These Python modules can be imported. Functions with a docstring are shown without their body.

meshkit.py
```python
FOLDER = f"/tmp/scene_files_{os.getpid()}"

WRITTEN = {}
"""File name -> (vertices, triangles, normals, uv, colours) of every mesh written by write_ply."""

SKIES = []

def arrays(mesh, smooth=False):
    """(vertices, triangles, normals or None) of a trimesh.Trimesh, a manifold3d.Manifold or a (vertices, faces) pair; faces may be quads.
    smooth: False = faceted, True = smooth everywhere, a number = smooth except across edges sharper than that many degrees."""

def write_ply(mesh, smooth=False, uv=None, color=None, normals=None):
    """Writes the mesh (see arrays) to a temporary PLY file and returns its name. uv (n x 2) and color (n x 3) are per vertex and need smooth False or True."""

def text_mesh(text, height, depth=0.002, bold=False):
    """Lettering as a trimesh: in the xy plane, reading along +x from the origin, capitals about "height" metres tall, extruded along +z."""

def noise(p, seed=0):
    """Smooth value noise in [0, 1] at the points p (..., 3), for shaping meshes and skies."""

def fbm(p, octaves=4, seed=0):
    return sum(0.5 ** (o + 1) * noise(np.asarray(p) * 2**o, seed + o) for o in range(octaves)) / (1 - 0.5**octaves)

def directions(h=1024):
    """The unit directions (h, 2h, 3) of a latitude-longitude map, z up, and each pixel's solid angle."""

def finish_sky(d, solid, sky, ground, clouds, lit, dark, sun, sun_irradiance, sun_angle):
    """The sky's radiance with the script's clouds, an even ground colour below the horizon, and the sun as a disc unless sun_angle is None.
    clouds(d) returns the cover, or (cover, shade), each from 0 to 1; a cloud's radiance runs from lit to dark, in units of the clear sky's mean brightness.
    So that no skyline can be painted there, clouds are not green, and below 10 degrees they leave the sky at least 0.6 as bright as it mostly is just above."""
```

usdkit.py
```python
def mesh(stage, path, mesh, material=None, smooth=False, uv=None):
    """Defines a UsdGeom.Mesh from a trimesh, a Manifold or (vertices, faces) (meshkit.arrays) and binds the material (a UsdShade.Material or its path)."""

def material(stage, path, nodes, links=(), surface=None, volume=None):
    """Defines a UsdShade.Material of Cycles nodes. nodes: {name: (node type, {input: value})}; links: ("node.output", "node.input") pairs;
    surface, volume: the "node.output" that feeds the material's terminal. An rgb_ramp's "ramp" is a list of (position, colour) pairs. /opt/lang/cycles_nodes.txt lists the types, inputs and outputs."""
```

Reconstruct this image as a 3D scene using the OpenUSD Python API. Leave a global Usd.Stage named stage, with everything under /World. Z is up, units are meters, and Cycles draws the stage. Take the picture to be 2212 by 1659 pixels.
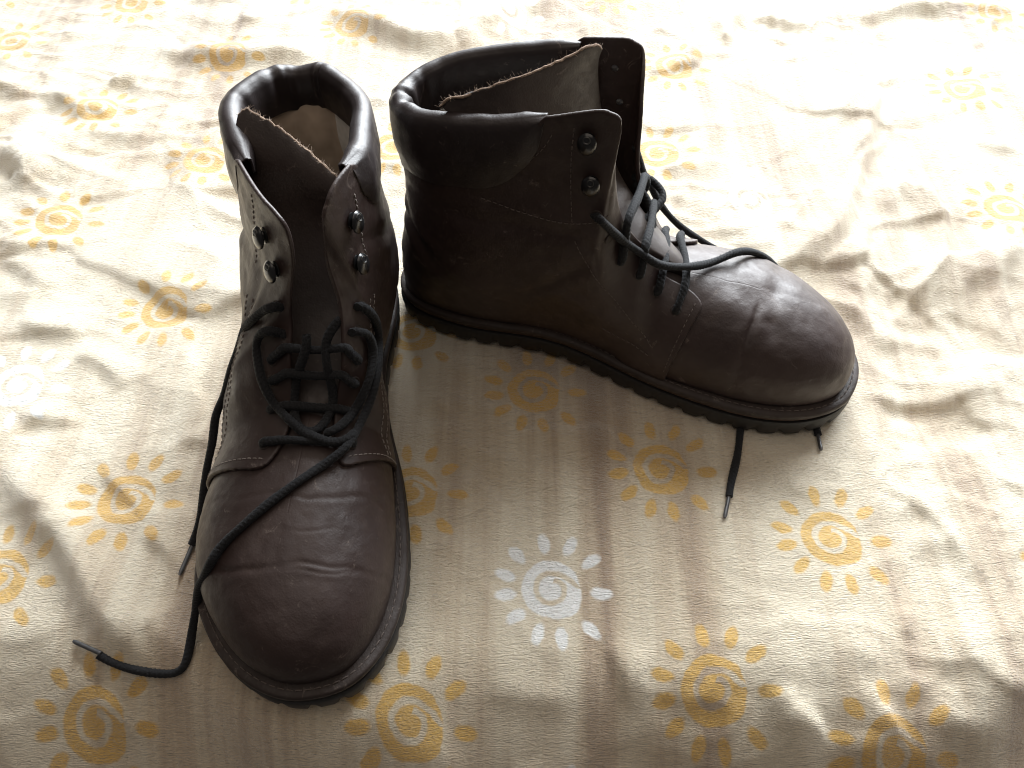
import math, numpy as np, trimesh, usdkit, meshkit
from scipy.interpolate import Akima1DInterpolator, CubicSpline, PchipInterpolator, LinearNDInterpolator
from scipy.spatial import cKDTree
from pxr import Usd, UsdGeom, UsdLux, UsdShade, Gf, Sdf, Vt

stage = Usd.Stage.CreateInMemory()
UsdGeom.SetStageUpAxis(stage, UsdGeom.Tokens.z); UsdGeom.SetStageMetersPerUnit(stage, 1.0)
UsdGeom.Xform.Define(stage, '/World'); UsdGeom.Scope.Define(stage, '/World/Looks')
rng = np.random.default_rng(7)

# ------------------------------------------------------------------ camera, light
PITCH, CAMH, FPX = math.radians(54), .41, 1736 / 2212
EYE = (0, -CAMH / math.tan(PITCH), CAMH)
cam = UsdGeom.Camera.Define(stage, '/World/camera')
cam.AddTranslateOp().Set(Gf.Vec3d(*EYE)); cam.AddRotateXOp().Set(90 - math.degrees(PITCH))
cam.CreateHorizontalApertureAttr(36.0); cam.CreateVerticalApertureAttr(27.0)
cam.CreateFocalLengthAttr(36.0 * FPX); cam.CreateClippingRangeAttr(Gf.Vec2f(.01, 100))
cam.CreateExposureAttr(0.0)

def look_at(prim, eye, target):
    e, t = np.array(eye, float), np.array(target, float)
    z = (e - t) / np.linalg.norm(e - t); x = np.cross([0, 0, 1.], z); x /= np.linalg.norm(x); y = np.cross(z, x)
    m = Gf.Matrix4d(*x, 0, *y, 0, *z, 0, *e, 1)
    prim.AddTransformOp().Set(m)

win = UsdLux.RectLight.Define(stage, '/World/window_light')      # the bright window behind the bed
win.CreateWidthAttr(2.3); win.CreateHeightAttr(1.8); win.CreateIntensityAttr(28.5); win.CreateColorAttr(Gf.Vec3f(.91, .96, 1.0))
look_at(win, (.70, 2.05, 1.22), (.02, .05, .0))
dome = UsdLux.DomeLight.Define(stage, '/World/room_light')       # dim light bounced back by the room
usdkit.material(stage, '/World/Looks/room', {'b': ('background_shader', {'color': (1.0, .94, .90), 'strength': .07})}, surface='b.background')
UsdShade.MaterialBindingAPI.Apply(dome.GetPrim()).Bind(UsdShade.Material.Get(stage, '/World/Looks/room'))

ceil = UsdLux.RectLight.Define(stage, '/World/ceiling_bounce_fill')      # added fill panel for daylight thrown back warm by the ceiling
ceil.CreateWidthAttr(3.0); ceil.CreateHeightAttr(3.0); ceil.CreateIntensityAttr(.98); ceil.CreateColorAttr(Gf.Vec3f(1.0, .87, .75))
look_at(ceil, (0, .01, 2.2), (0, 0, 0))

# ------------------------------------------------------------------ materials
def mat(name, nodes, links, surface='p.BSDF'):
    return usdkit.material(stage, '/World/Looks/' + name, nodes, links, surface=surface)

def leather(name, dark, light, worn, rough=(.34, .52), grain=.00025, spec=.5):
    return mat(name, {
        'tc': ('texture_coordinate', {}),
        'big': ('noise_texture', {'scale': 26., 'detail': 5., 'roughness': .6}),
        'mid': ('noise_texture', {'scale': 160., 'detail': 4., 'roughness': .65}),
        'worn': ('noise_texture', {'scale': 48., 'detail': 6., 'roughness': .7, 'distortion': .6}),
        'scr': ('noise_texture', {'scale': 70., 'detail': 7., 'roughness': .78, 'distortion': 1.6}),
        'scf': ('rgb_ramp', {'ramp': [(0, (0, 0, 0)), (.60, (0, 0, 0)), (.69, (1, 1, 1)), (1, (1, 1, 1))]}),
        'sch': ('math', {'math_type': 'multiply', 'value2': .55}),
        'scm': ('mix', {'mix_type': 'mix', 'color2': (.17, .135, .115)}),
        'wr': ('rgb_ramp', {'ramp': [(0, (0, 0, 0)), (.56, (0, 0, 0)), (.74, (1, 1, 1)), (1, (1, 1, 1))]}),
        'cr': ('rgb_ramp', {'ramp': [(.25, dark), (.75, light)]}),
        'mx': ('mix', {'mix_type': 'mix', 'color2': worn}),
        'half': ('math', {'math_type': 'multiply', 'value2': .55}),
        'rr': ('map_range', {'from_min': .3, 'from_max': .7, 'to_min': rough[0], 'to_max': rough[1]}),
        'vor': ('voronoi_texture', {'scale': 900., 'feature': 'f1'}),
        'fine': ('noise_texture', {'scale': 420., 'detail': 5., 'roughness': .7}),
        'sum': ('math', {'math_type': 'multiply_add', 'value2': .5}),
        'b1': ('bump', {'strength': .45, 'distance': grain * .8}),
        'b2': ('bump', {'strength': .4, 'distance': grain * 1.8}),
        'p': ('principled_bsdf', {'specular_ior_level': spec})},
        [('tc.object', 'big.vector'), ('tc.object', 'mid.vector'), ('tc.object', 'worn.vector'), ('tc.object', 'vor.vector'), ('tc.object', 'fine.vector'),
         ('big.fac', 'cr.fac'), ('cr.color', 'mx.color1'), ('worn.fac', 'wr.fac'), ('wr.color', 'half.value1'), ('half.value', 'mx.fac'),
         ('mid.fac', 'rr.value'), ('rr.result', 'p.roughness'), ('vor.distance', 'sum.value1'), ('fine.fac', 'sum.value3'),
         ('mid.fac', 'b2.height'), ('b2.normal', 'b1.normal'), ('sum.value', 'b1.height'), ('b1.normal', 'p.normal'), ('mx.color', 'scm.color1'), ('tc.object', 'scr.vector'), ('scr.fac', 'scf.fac'), ('scf.color', 'sch.value1'), ('sch.value', 'scm.fac'), ('scm.color', 'p.base_color')])

M_leather = leather('brown_leather', (.022, .0118, .0102), (.036, .0212, .0180), (.064, .044, .037), rough=(.47, .63), spec=.46)
M_collar = leather('collar_leather', (.015, .010, .010), (.025, .0175, .017), (.036, .026, .025), rough=(.42, .56), spec=.45)
M_tongue = leather('tongue_leather', (.024, .016, .0135), (.041, .029, .025), (.056, .042, .036), rough=(.45, .65))
M_welt = leather('welt_leather', (.016, .0095, .0075), (.030, .019, .015), (.048, .031, .024), rough=(.58, .75), grain=.0005)

def simple(name, col, rough, var=.25, scale=300., bump=.0003, spec=.4, metallic=0.):
    c = np.array(col)
    return mat(name, {'tc': ('texture_coordinate', {}), 'n': ('noise_texture', {'scale': scale, 'detail': 4.}),
                      'r': ('rgb_ramp', {'ramp': [(.25, tuple(c * (1 - var))), (.75, tuple(np.minimum(c * (1 + var), .95)))]}),
                      'b': ('bump', {'strength': .6, 'distance': bump}),
                      'p': ('principled_bsdf', {'roughness': rough, 'specular_ior_level': spec, 'metallic': metallic})},
               [('tc.object', 'n.vector'), ('n.fac', 'r.fac'), ('r.color', 'p.base_color'), ('n.fac', 'b.height'), ('b.normal', 'p.normal')])
M_rubber = simple('black_rubber', (.016, .015, .015), .6, scale=500.)
M_mid = simple('midsole_brown', (.065, .038, .026), .6)
M_lining = simple('suede_lining', (.42, .33, .25), .9, scale=120., var=.18, spec=.1)
M_pale = simple('pale_lining', (.55, .52, .47), .9, scale=200., var=.15, spec=.1)
M_edge = simple('raw_edge', (.22, .16, .12), .85, scale=700., var=.4, spec=.2)
M_insole = simple('insole', (.05, .04, .035), .8)
M_metal = simple('black_enamel', (.012, .012, .013), .25, spec=.6, bump=.00005)
M_steel = simple('worn_steel', (.10, .098, .095), .35, metallic=1., bump=.00005)
M_thread_lit = simple('backlit_thread', (.24, .21, .19), .85, scale=900.)  # paler copy for the right boot's seams: backlight put into the colour
M_thread_dark = simple('brown_thread', (.10, .08, .07), .85, scale=900.)
M_fibre = simple('leather_fibre', (.36, .28, .22), .9)
M_aglet = simple('aglet', (.05, .05, .052), .28, spec=.7, bump=.00005)
M_lace = mat('black_lace', {'tc': ('texture_coordinate', {}), 'n': ('noise_texture', {'scale': 1400., 'detail': 3.}),
             'r': ('rgb_ramp', {'ramp': [(.3, (.005, .005, .0055)), (.75, (.018, .018, .020))]}),
             'b': ('bump', {'strength': .9, 'distance': .0005}),
             'p': ('principled_bsdf', {'roughness': .85, 'specular_ior_level': .25, 'sheen_weight': .08, 'sheen_roughness': .5, 'sheen_tint': (.6, .65, .7)})},
             [('tc.object', 'n.vector'), ('n.fac', 'r.fac'), ('r.color', 'p.base_color'), ('n.fac', 'b.height'), ('b.normal', 'p.normal')])

# ------------------------------------------------------------------ scene helpers
used = {}
def path_for(parent, name):
    k = used.get((parent, name), 0); used[(parent, name)] = k + 1
    return f'{parent}/{name}' + (f'_{k:03d}' if k else '')

def tag(prim, **kw):
    for k, v in kw.items(): prim.SetCustomDataByKey(k, v)

def put(parent, name, mesh, material, smooth=40, **kw):
    """One mesh under parent. mesh = (v, f)."""
    m = usdkit.mesh(stage, path_for(parent, name), mesh, material, smooth=smooth)
    if kw: tag(m.GetPrim(), **kw)
    return str(m.GetPath())

def cat(ms):
    v, f, o = [], [], 0
    for a, b in ms:
        v.append(np.asarray(a)); f.append(np.asarray(b) + o); o += len(a)
    return np.vstack(v), np.vstack(f)

def grid(P, loop_u=False, loop_v=False):
    P = np.asarray(P); S, R = P.shape[:2]
    u = np.arange(S if loop_u else S - 1); v = np.arange(R if loop_v else R - 1)
    i, j = np.meshgrid(u, v, indexing='ij'); i2, j2 = (i + 1) % S, (j + 1) % R
    a, b, c, d = i * R + j, i2 * R + j, i2 * R + j2, i * R + j2
    return P.reshape(-1, 3), np.vstack([np.stack([a, b, c], -1).reshape(-1, 3), np.stack([a, c, d], -1).reshape(-1, 3)])

def gnormals(P):
    n = np.cross(np.gradient(P, axis=0), np.gradient(P, axis=1)); return n / (np.linalg.norm(n, axis=-1, keepdims=True) + 1e-12)

def solid(P, t, sign=1):
    """The sheet P thickened inward by t (against sign * normal); rounded rim."""
    n = gnormals(P) * sign; t = np.broadcast_to(t, P.shape[:2])[..., None]
    I = P - n * t
    S, R = P.shape[:2]
    loop = np.r_[[i * R for i in range(S)], [(S - 1) * R + j for j in range(1, R)], [i * R + R - 1 for i in range(S - 2, -1, -1)], [j for j in range(R - 2, 0, -1)]]
    A, B = P.reshape(-1, 3)[loop], I.reshape(-1, 3)[loop]
    cen = P.reshape(-1, 3)
    # outward direction of the rim in the sheet
    rim_in = np.vstack([P[1:2, :].reshape(-1, 3)[:0]])
    inner = np.clip(np.stack(np.unravel_index(loop, (S, R)), 1), [1, 1], [S - 2, R - 2])
    out = A - P[inner[:, 0], inner[:, 1]]; out /= np.linalg.norm(out, axis=1, keepdims=True) + 1e-12
    tt = np.linalg.norm(A - B, axis=1, keepdims=True)
    ring = np.stack([A, A * .78 + B * .22 + out * tt * .28, A * .5 + B * .5 + out * tt * .38, A * .22 + B * .78 + out * tt * .28, B], 1)
    f1, f2, f3 = grid(P), grid(I), grid(ring, loop_u=True)
    if sign < 0: f1, f2 = (f1[0], f1[1][:, ::-1]), (f2[0], f2[1][:, ::-1])
    m = cat([f1, (f2[0], f2[1][:, ::-1]), f3])
    t_ = trimesh.Trimesh(*m, process=False); t_.merge_vertices(digits_vertex=7); t_.fix_normals()
    return np.array(t_.vertices), np.array(t_.faces)

def smooth_path(pts, n, closed=False):
    p = np.asarray(pts, float); d = np.r_[0, np.cumsum(np.linalg.norm(np.diff(p, axis=0), axis=1) ** .5)]
    return CubicSpline(d, p, axis=0)(np.linspace(0, d[-1], n))

def tube(pts, r, sides=10, braid=0., caps=True, flat=1.):
    p = np.asarray(pts, float); n = len(p); r = np.broadcast_to(r, (n,))
    t = np.gradient(p, axis=0); t /= np.linalg.norm(t, axis=1, keepdims=True) + 1e-12
    a = np.cross(t[0], [.3, .2, .9]); A = []
    for i in range(n):
        a = a - t[i] * (a @ t[i]); a /= np.linalg.norm(a) + 1e-12; A.append(a)
    A = np.array(A); B = np.cross(t, A)
    ang = np.arange(sides) * 2 * np.pi / sides
    L = np.r_[0, np.cumsum(np.linalg.norm(np.diff(p, axis=0), axis=1))]
    k = 1 + braid * np.maximum(np.sin(3 * ang[None] + L[:, None] * 2600), np.sin(-3 * ang[None] + L[:, None] * 2600))
    P = p[:, None] + (r[:, None] * k)[..., None] * (np.cos(ang)[None, :, None] * A[:, None] + flat * np.sin(ang)[None, :, None] * B[:, None])
    v, f = grid(P, loop_v=True)
    if caps:
        m = len(v); v = np.vstack([v, p[0], p[-1]]); j = np.arange(sides); e = (n - 1) * sides
        f = np.vstack([f, np.stack([np.full(sides, m), j, (j + 1) % sides], 1)[:, ::-1], np.stack([np.full(sides, m + 1), e + j, e + (j + 1) % sides], 1)])
    tm = trimesh.Trimesh(v, f, process=False); tm.fix_normals()
    return np.array(tm.vertices), np.array(tm.faces)

# ------------------------------------------------------------------ boot geometry (x: heel to toe, m: + towards the other boot, z up)
OUT = np.array([(0, 0), (.005, .018), (.015, .0265), (.034, .0318), (.055, .0335), (.085, .0315), (.115, .0318), (.145, .038), (.17, .0453), (.203, .0515), (.24, .0537),
                (.262, .050), (.278, .0425), (.289, .032), (.2945, .018), (.2955, .004), (.2905, -.012), (.278, -.0295), (.263, -.0415), (.246, -.0505), (.227, -.0552),
                (.205, -.0555), (.17, -.050), (.13, -.0425), (.095, -.037), (.06, -.0345), (.035, -.032), (.015, -.0265), (.005, -.018)])
_P = np.vstack([OUT, OUT[:1]]); _t = np.r_[0, np.cumsum(np.linalg.norm(np.diff(_P, axis=0), axis=1))]
_cs = CubicSpline(_t, _P, bc_type='periodic'); ARC = _t[-1]; TIP = _t[15]
def outline(a):
    """Outline point and outward normal at arc a: 0 heel, + medial side to TIP, - lateral side."""
    a = np.asarray(a) % ARC; p = _cs(a); d = _cs(a, 1); d /= np.linalg.norm(d, axis=-1, keepdims=True)
    return p, np.stack([-d[..., 1], d[..., 0]], -1)
_am = np.linspace(0, TIP, 600); _al = np.linspace(0, -(ARC - TIP), 600)
def arc_at(x, side): return float(np.interp(x, _cs(_am)[:, 0], _am)) if side > 0 else float(np.interp(x, _cs(_al % ARC)[:, 0], _al))
def spring(x): return .0030 * np.clip((x - .20) / .095, 0, 1) ** 2 + .0015 * np.exp(-((x - .11) / .03) ** 2)
def inset(a):
    x = outline(a)[0][..., 0]; a_ = np.asarray(a)
    med = np.interp(x, [0, .03, .08, .14, .2, .27, .296], [.0025, .003, .0025, .003, .005, .0062, .0058])
    lat = np.interp(x, [0, .03, .08, .14, .2, .27, .296], [.0025, .003, .003, .003, .0028, .0062, .0058])
    return np.where(((a_ % ARC) <= TIP), med, lat)
ZW = .0172
def base(a, dz=0.):
    p, n = outline(a); q = p - n * inset(a)[..., None]
    return np.concatenate([q, (ZW + dz + spring(q[..., 0]))[..., None]], -1), n

def bezier(P0, P1, P2, P3, t):
    t = t[None, :, None]; f = lambda p: p[:, None]
    return f(P0) * (1 - t) ** 3 + 3 * f(P1) * t * (1 - t) ** 2 + 3 * f(P2) * t ** 2 * (1 - t) + f(P3) * t ** 3

def make_vamp(spec):
    a0, a1 = arc_at(.150, 1), ARC + arc_at(.150, -1)
    a = np.linspace(a0, a1, 200); B, n = base(a); x = B[:, 0]
    rz = PchipInterpolator([.15, .17, .19, .2, .215, .224], [.0730, .0718, .0703, .0693, .0677, .0664])
    xr = .224 - .012 * np.log1p(np.exp((.224 - x) / .012)); xr = np.minimum(xr, .2239); xr = .15 + (xr - xr[0]) * (.2239 - .15) / (.2239 - xr[0]).max() if False else np.maximum(xr, .15)
    T = np.stack([xr, np.interp(xr, [.15, .224], [.009, .003]), rz(xr)], 1)
    d = B - T; d[:, 2] = 0; L = np.linalg.norm(d, axis=1, keepdims=True); d = d / L
    toe = np.clip((x - .215) / .07, 0, 1)[:, None]
    n3 = np.c_[n, np.zeros(len(n))]
    P1 = B + [0, 0, 1.] * (.030 - .003 * toe) + n3 * (.004 + .001 * toe)
    P2 = T + d * L * (.55 - .01 * toe) - [0, 0, 1.] * (.0003 + .0065 * toe)
    t = np.linspace(0, 1, 90); P = bezier(B, P1, P2, T, t)
    N = gnormals(P); N *= np.sign((N[100, 40] @ [0, 0, 1])) or 1
    N[:, -1] = [.15, 0, .99]; w = np.clip((1 - t) / .15, 0, 1)[None, :, None]
    disp = np.zeros(P.shape[:2])
    X, Y = P[..., 0], P[..., 1]
    for (x0, curve, amp, wd, y0, y1) in spec['creases']:
        yy = np.linspace(-.06, .06, 60)
        line = x0 + curve * (yy / .045) ** 2 + .0008 * np.sin(yy * 130 + x0 * 900)
        dd = X - np.interp(Y, yy, line) + .003 * (meshkit.fbm(P * 90, 2, 77) - .5)
        amp = amp * (.35 + 1.3 * meshkit.noise(np.c_[Y.ravel() * 75, 0 * Y.ravel() + x0 * 1e3, 0 * Y.ravel()], 9).reshape(Y.shape)); win_ = 1 / (1 + np.exp(-(Y - y0) / .004)) / (1 + np.exp((Y - y1) / .004))
        disp += win_ * amp * (-np.exp(-(dd / wd) ** 2) + .25 * np.exp(-((np.abs(dd) - 2.8 * wd) / (2.2 * wd)) ** 2))
    disp += .0016 * (meshkit.fbm(P * 38 + spec['seed'], 3, 5) - .5) + .0007 * (meshkit.fbm(P * 130, 3, 8) - .5)
    for (cx, cy, amp, rad) in spec.get('dents', []):
        disp += amp * np.exp(-(((X - cx) ** 2 + (Y - cy) ** 2) / rad ** 2))
    P = P + N * (disp[..., None] * np.clip(t / .12, 0, 1)[None, :, None])
    return P, N

LEV = [0, .12, .3, .5, .7, .85, 1.]
def make_quarter(spec, VP, VN):
    """Outer surface of the boot's shaft, from the lateral front edge (s = -9) round the heel (0) to the medial one (+9)."""
    st = [(-i, *row) for i, row in enumerate(spec['lateral'])][::-1][:-1] + [(i, *row) for i, row in enumerate(spec['medial'])]
    s0 = np.array([r[0] for r in st], float)
    arcs = np.array([arc_at(r[1], 1 if r[0] >= 0 else -1) if r[0] else 0. for r in st])
    Tk = np.array([r[2] for r in st]); bk = np.array([[0, *r[3], 0] for r in st])
    s = np.unique(np.round(np.concatenate([np.linspace(-9, 9, 230), np.linspace(4.2, 6.5, 30), -np.linspace(4.2, 6.5, 30), np.linspace(8, 9, 14), -np.linspace(8, 9, 14), 9 - np.array([.02, .045, .11]), np.array([.02, .045, .11]) - 9]), 3))
    a = PchipInterpolator(s0, arcs)(s); TI = Akima1DInterpolator(s0, Tk); kk = np.linspace(-.42, .42, 13); T = sum(TI(np.clip(s + q * np.clip(1 - np.abs(np.abs(s) - 5) / .9, 0, 1), -9, 9)) for q in kk) / 13; bl = Akima1DInterpolator(s0, bk)(s)
    B, n = base(a); n3 = np.c_[n, np.zeros(len(n))]
    t = np.linspace(0, 1, 80)
    te = t[None] * np.where(np.abs(s) > 8.2, .80 + .20 * np.sqrt(np.clip(1 - ((np.abs(s) - 8.2) / .8) ** 2, 0, 1)), 1)[:, None]
    P = np.empty((len(s), len(t), 3))
    for i in range(len(s)):
        b = PchipInterpolator(LEV, bl[i])(te[i])
        up = np.clip((abs(s[i]) - 5.5) / 2.5, 0, 1) * .55
        nn = n3[i] * (1 - up) + np.array([0, 0, 1.]) * up
        P[i] = B[i] + (T[i] - B[i]) * te[i][:, None] + nn * b[:, None]
    # soft dents and wrinkles of worn leather
    N = gnormals(P); N *= np.sign(np.einsum('ij,ij->i', N[:, 20], n3).mean())
    disp = .0030 * (meshkit.fbm(P * 30 + spec['seed'], 3, 3) - .5) + .0010 * (meshkit.fbm(P * 110, 3, 4) - .5)
    for (cs_, ct, ang, ln, wd, amp) in spec['wrinkles']:
        S_, T_ = (s[:, None] - cs_) * .022, (te - ct) * .15
        along, across = S_ * math.cos(ang) + T_ * math.sin(ang), -S_ * math.sin(ang) + T_ * math.cos(ang)
        disp += amp * np.exp(-(along / ln) ** 2) * (-np.exp(-(across / wd) ** 2) + .6 * np.exp(-((np.abs(across) - 2.4 * wd) / (1.5 * wd)) ** 2))
    fade = np.clip(te / .1, 0, 1) * np.clip((1 - te) / .06, .15, 1) * np.clip((9 - np.abs(s)) / .8, .2, 1)[:, None]
    P += N * (disp * fade)[..., None]
    # rest on the vamp where the two overlap
    tr = cKDTree(VP.reshape(-1, 3)); nv = VN.reshape(-1, 3)
    for _ in range(3):
        front = P[..., 0] > .150
        d, k = tr.query(P[front]); q = VP.reshape(-1, 3)[k]
        sd = ((P[front] - q) * nv[k]).sum(1)
        edge = np.broadcast_to(np.clip((np.abs(s) - 7.6) / 1.2, 0, 1)[:, None], P.shape[:2])[front]
        gap = .0026
        mv = np.where(sd < gap, gap - sd, (gap - sd) * edge) * np.clip((P[front][:, 0] - .150) / .02, 0, 1)
        P[front] += nv[k] * mv[:, None]
    # fair the result
    for _ in range(3):
        Q = P.copy(); Q[1:-1, 1:-1] = (P[1:-1, 1:-1] * 4 + P[:-2, 1:-1] + P[2:, 1:-1] + P[1:-1, :-2] + P[1:-1, 2:]) / 8
        P = np.where((np.abs(s) > 6)[:, None, None], Q, P)
    N = gnormals(P); N *= np.sign(np.einsum('ij,ij->i', N[:, 20], n3).mean())
    return s, te, P, N

def sole_ring(off, z, n=420, lug=None):
    a = np.linspace(0, ARC, n, endpoint=False); p, nn = outline(a)
    off = np.broadcast_to(off(a) if callable(off) else off, a.shape)[:, None]; q = p + nn * off; zz = z + spring(q[:, 0])
    if lug is not None: zz = zz + lug(a, q)
    return np.c_[q, zz]

def cap(ring, zc, flip):
    n = len(ring); c = np.r_[ring[:, :2].mean(0), zc]
    j = np.arange(n); k = (j + 1) % n
    # spine strip instead of one fan point: join opposite points
    half = n // 2; f = []
    for i in range(half):
        a, b, c_, d = i, i + 1, (n - i - 1) % n, (n - i) % n
        f += [(a, b, c_), (a, c_, d)]
    f = np.array(f); return ring, (f[:, ::-1] if flip else f)

BOOTS = {}
def build_boot(name, label, H, ang, mirror, spec, lift=0., pitch=0.):
    root = '/World/' + name
    x = UsdGeom.Xform.Define(stage, root)
    x.AddTranslateOp().Set(Gf.Vec3d(H[0], H[1], H[2])); x.AddRotateZOp().Set(math.degrees(ang)); x.AddRotateYOp().Set(math.degrees(pitch))
    tag(x.GetPrim(), label=label, category='boot', group='pair of brown leather boots')
    my = -1. if mirror else 1.
    def L(v): return np.asarray(v) * [1, my, 1]
    def put_(pname, mesh, material, parent=None, smooth=40, **kw):
        v, f = mesh; v = L(v); f = np.asarray(f)
        tm = trimesh.Trimesh(v, f[:, ::-1] if mirror else f, process=False)
        return put(parent or root, pname, (np.array(tm.vertices), np.array(tm.faces)), material, smooth, **kw)
    def fixed(m):
        t_ = trimesh.Trimesh(*m, process=False); t_.merge_vertices(digits_vertex=7); t_.fix_normals(); return np.array(t_.vertices), np.array(t_.faces)
    # ---- sole
    def lug(a, q): return .0016 * np.clip(np.sin(a * 2 * np.pi / .0150 + 1.5 * np.sin(a * 17)) * 2.2 - .9, 0, 1) * (1 + .3 * np.sin(a * 90))
    cut = lambda a: np.clip(np.sin(a * 2 * np.pi / .0150 + 1.5 * np.sin(a * 17)) * 2.6 - 1.0, 0, 1)
    bot = sole_ring(-.0035, -.0043, lug=lug); r1 = sole_ring(lambda a: .0003 - .0014 * cut(a), -.0030, lug=lug); r2 = sole_ring(lambda a: .0010 - .0011 * cut(a), .0010, lug=lug); r3 = sole_ring(.0012, .0068); r4 = sole_ring(.0002, .0086); r5 = sole_ring(-.004, .0087)
    P = np.stack([bot, r1, r2, r3, r4, r5], 1)
    out_m = fixed(cat([grid(P, loop_u=True), cap(bot, -.0043, True), cap(r5, .0087, False)]))
    put_('outsole', out_m, M_rubber)
    P = np.stack([sole_ring(-.003, .0088), sole_ring(-.0012, .0089), sole_ring(-.0006, .0104), sole_ring(-.0012, .0118), sole_ring(-.003, .0119)], 1)
    put_('midsole', fixed(cat([grid(P, loop_u=True), cap(P[:, 0], 0, True), cap(P[:, -1], 0, False)])), M_mid)
    wob = lambda a, q: .0004 * np.sin(a * 210) * np.sin(a * 47)
    P = np.stack([sole_ring(-.003, .0120), sole_ring(.0002, .0121), sole_ring(.0009, .0132), sole_ring(.0008, .0152, lug=wob), sole_ring(-.0003, .0164, lug=wob), sole_ring(-.0025, .0167, lug=wob), sole_ring(-.0105, .0165)], 1)
    w_m = fixed(cat([grid(P, loop_u=True), cap(P[:, 0], 0, True), cap(P[:, -1], 0, False)]))
    wpath = put_('welt', w_m, M_welt)
    # ---- vamp
    VP, VN = make_vamp(spec)
    put_('vamp', solid(VP[:, :], .0018, 1 if VN[100, 40] @ gnormals(VP)[100, 40] > 0 else -1), M_leather, smooth=50)
    # ---- quarters
    s, te, Q, N = make_quarter(spec, VP, VN)
    sg = 1 if (N[150, 40] @ gnormals(Q)[150, 40]) > 0 else -1
    im = int(np.argmin(np.abs(s)))
    # ---- collar: padded roll round the rim, s in [-c0, c1]
    c0, c1 = spec['collar']
    ss = np.linspace(-c0, c1, 170); Ti = Akima1DInterpolator(s, Q[:, -1])(ss) - [0, 0, .0012]
    seam = []; C_ = []
    tg = np.gradient(Ti, axis=0); nn = np.stack([tg[:, 1], -tg[:, 0]], 1); nn /= np.linalg.norm(nn, axis=1, keepdims=True)
    if nn[85] @ [-1, 0] < 0: nn = -nn
    Qi = Akima1DInterpolator(s, Q)(ss); Ni = Akima1DInterpolator(s, N)(ss)
    for i, sv in enumerate(ss):
        ends = min((sv + c0), (c1 - sv)); dep = .034 * math.sqrt(1 - (1 - float(np.clip(ends / 1.15, 0, 1))) ** 2) + .004
        puff = np.clip(ends / .35, .12, 1)
        t_ = te[0] if False else np.linspace(0, 1, Q.shape[1])
        zrow = Qi[i, :, 2]; top = Ti[i]
        n3 = np.r_[nn[i], 0] * np.clip(ends / .6, .3, 1) ** 0
        row = []
        for k, q in enumerate(np.linspace(1, .0, 12)):            # outside, seam -> rim
            z = top[2] - dep * q; j = np.interp(z, zrow, np.arange(len(zrow))); j0 = int(min(j, len(zrow) - 2)); fr = j - j0
            p = Qi[i, j0] * (1 - fr) + Qi[i, j0 + 1] * fr; no = Ni[i, j0]
            row.append(p + no * (.0004 + .0022 * puff * math.sin(math.pi * min(1, (1 - q) * .85 + .02)) - .0010 * (1 - q) ** 2))
        rr = .0028 * puff + .0011
        for th in np.linspace(.15, 1, 9)[:-1] * math.pi:              # over the rim
            row.append(top + n3 * (-.0046 + (math.cos(th) - .1) * rr) + np.array([0, 0, rr * .75 * math.sin(th)]))
        din = spec['collar_in']
        for q in np.linspace(0, 1, 12):                                 # inside, down
            row.append(top - n3 * (.0046 + rr * 1.1 + .0015 * puff * math.sin(math.pi * min(1, q * 1.15)) * (1 - .5 * q) + .001) - np.array([0, 0, din * q * (.3 + .7 * puff)]))
        C_.append(row)
    C_ = np.array(C_)
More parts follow.
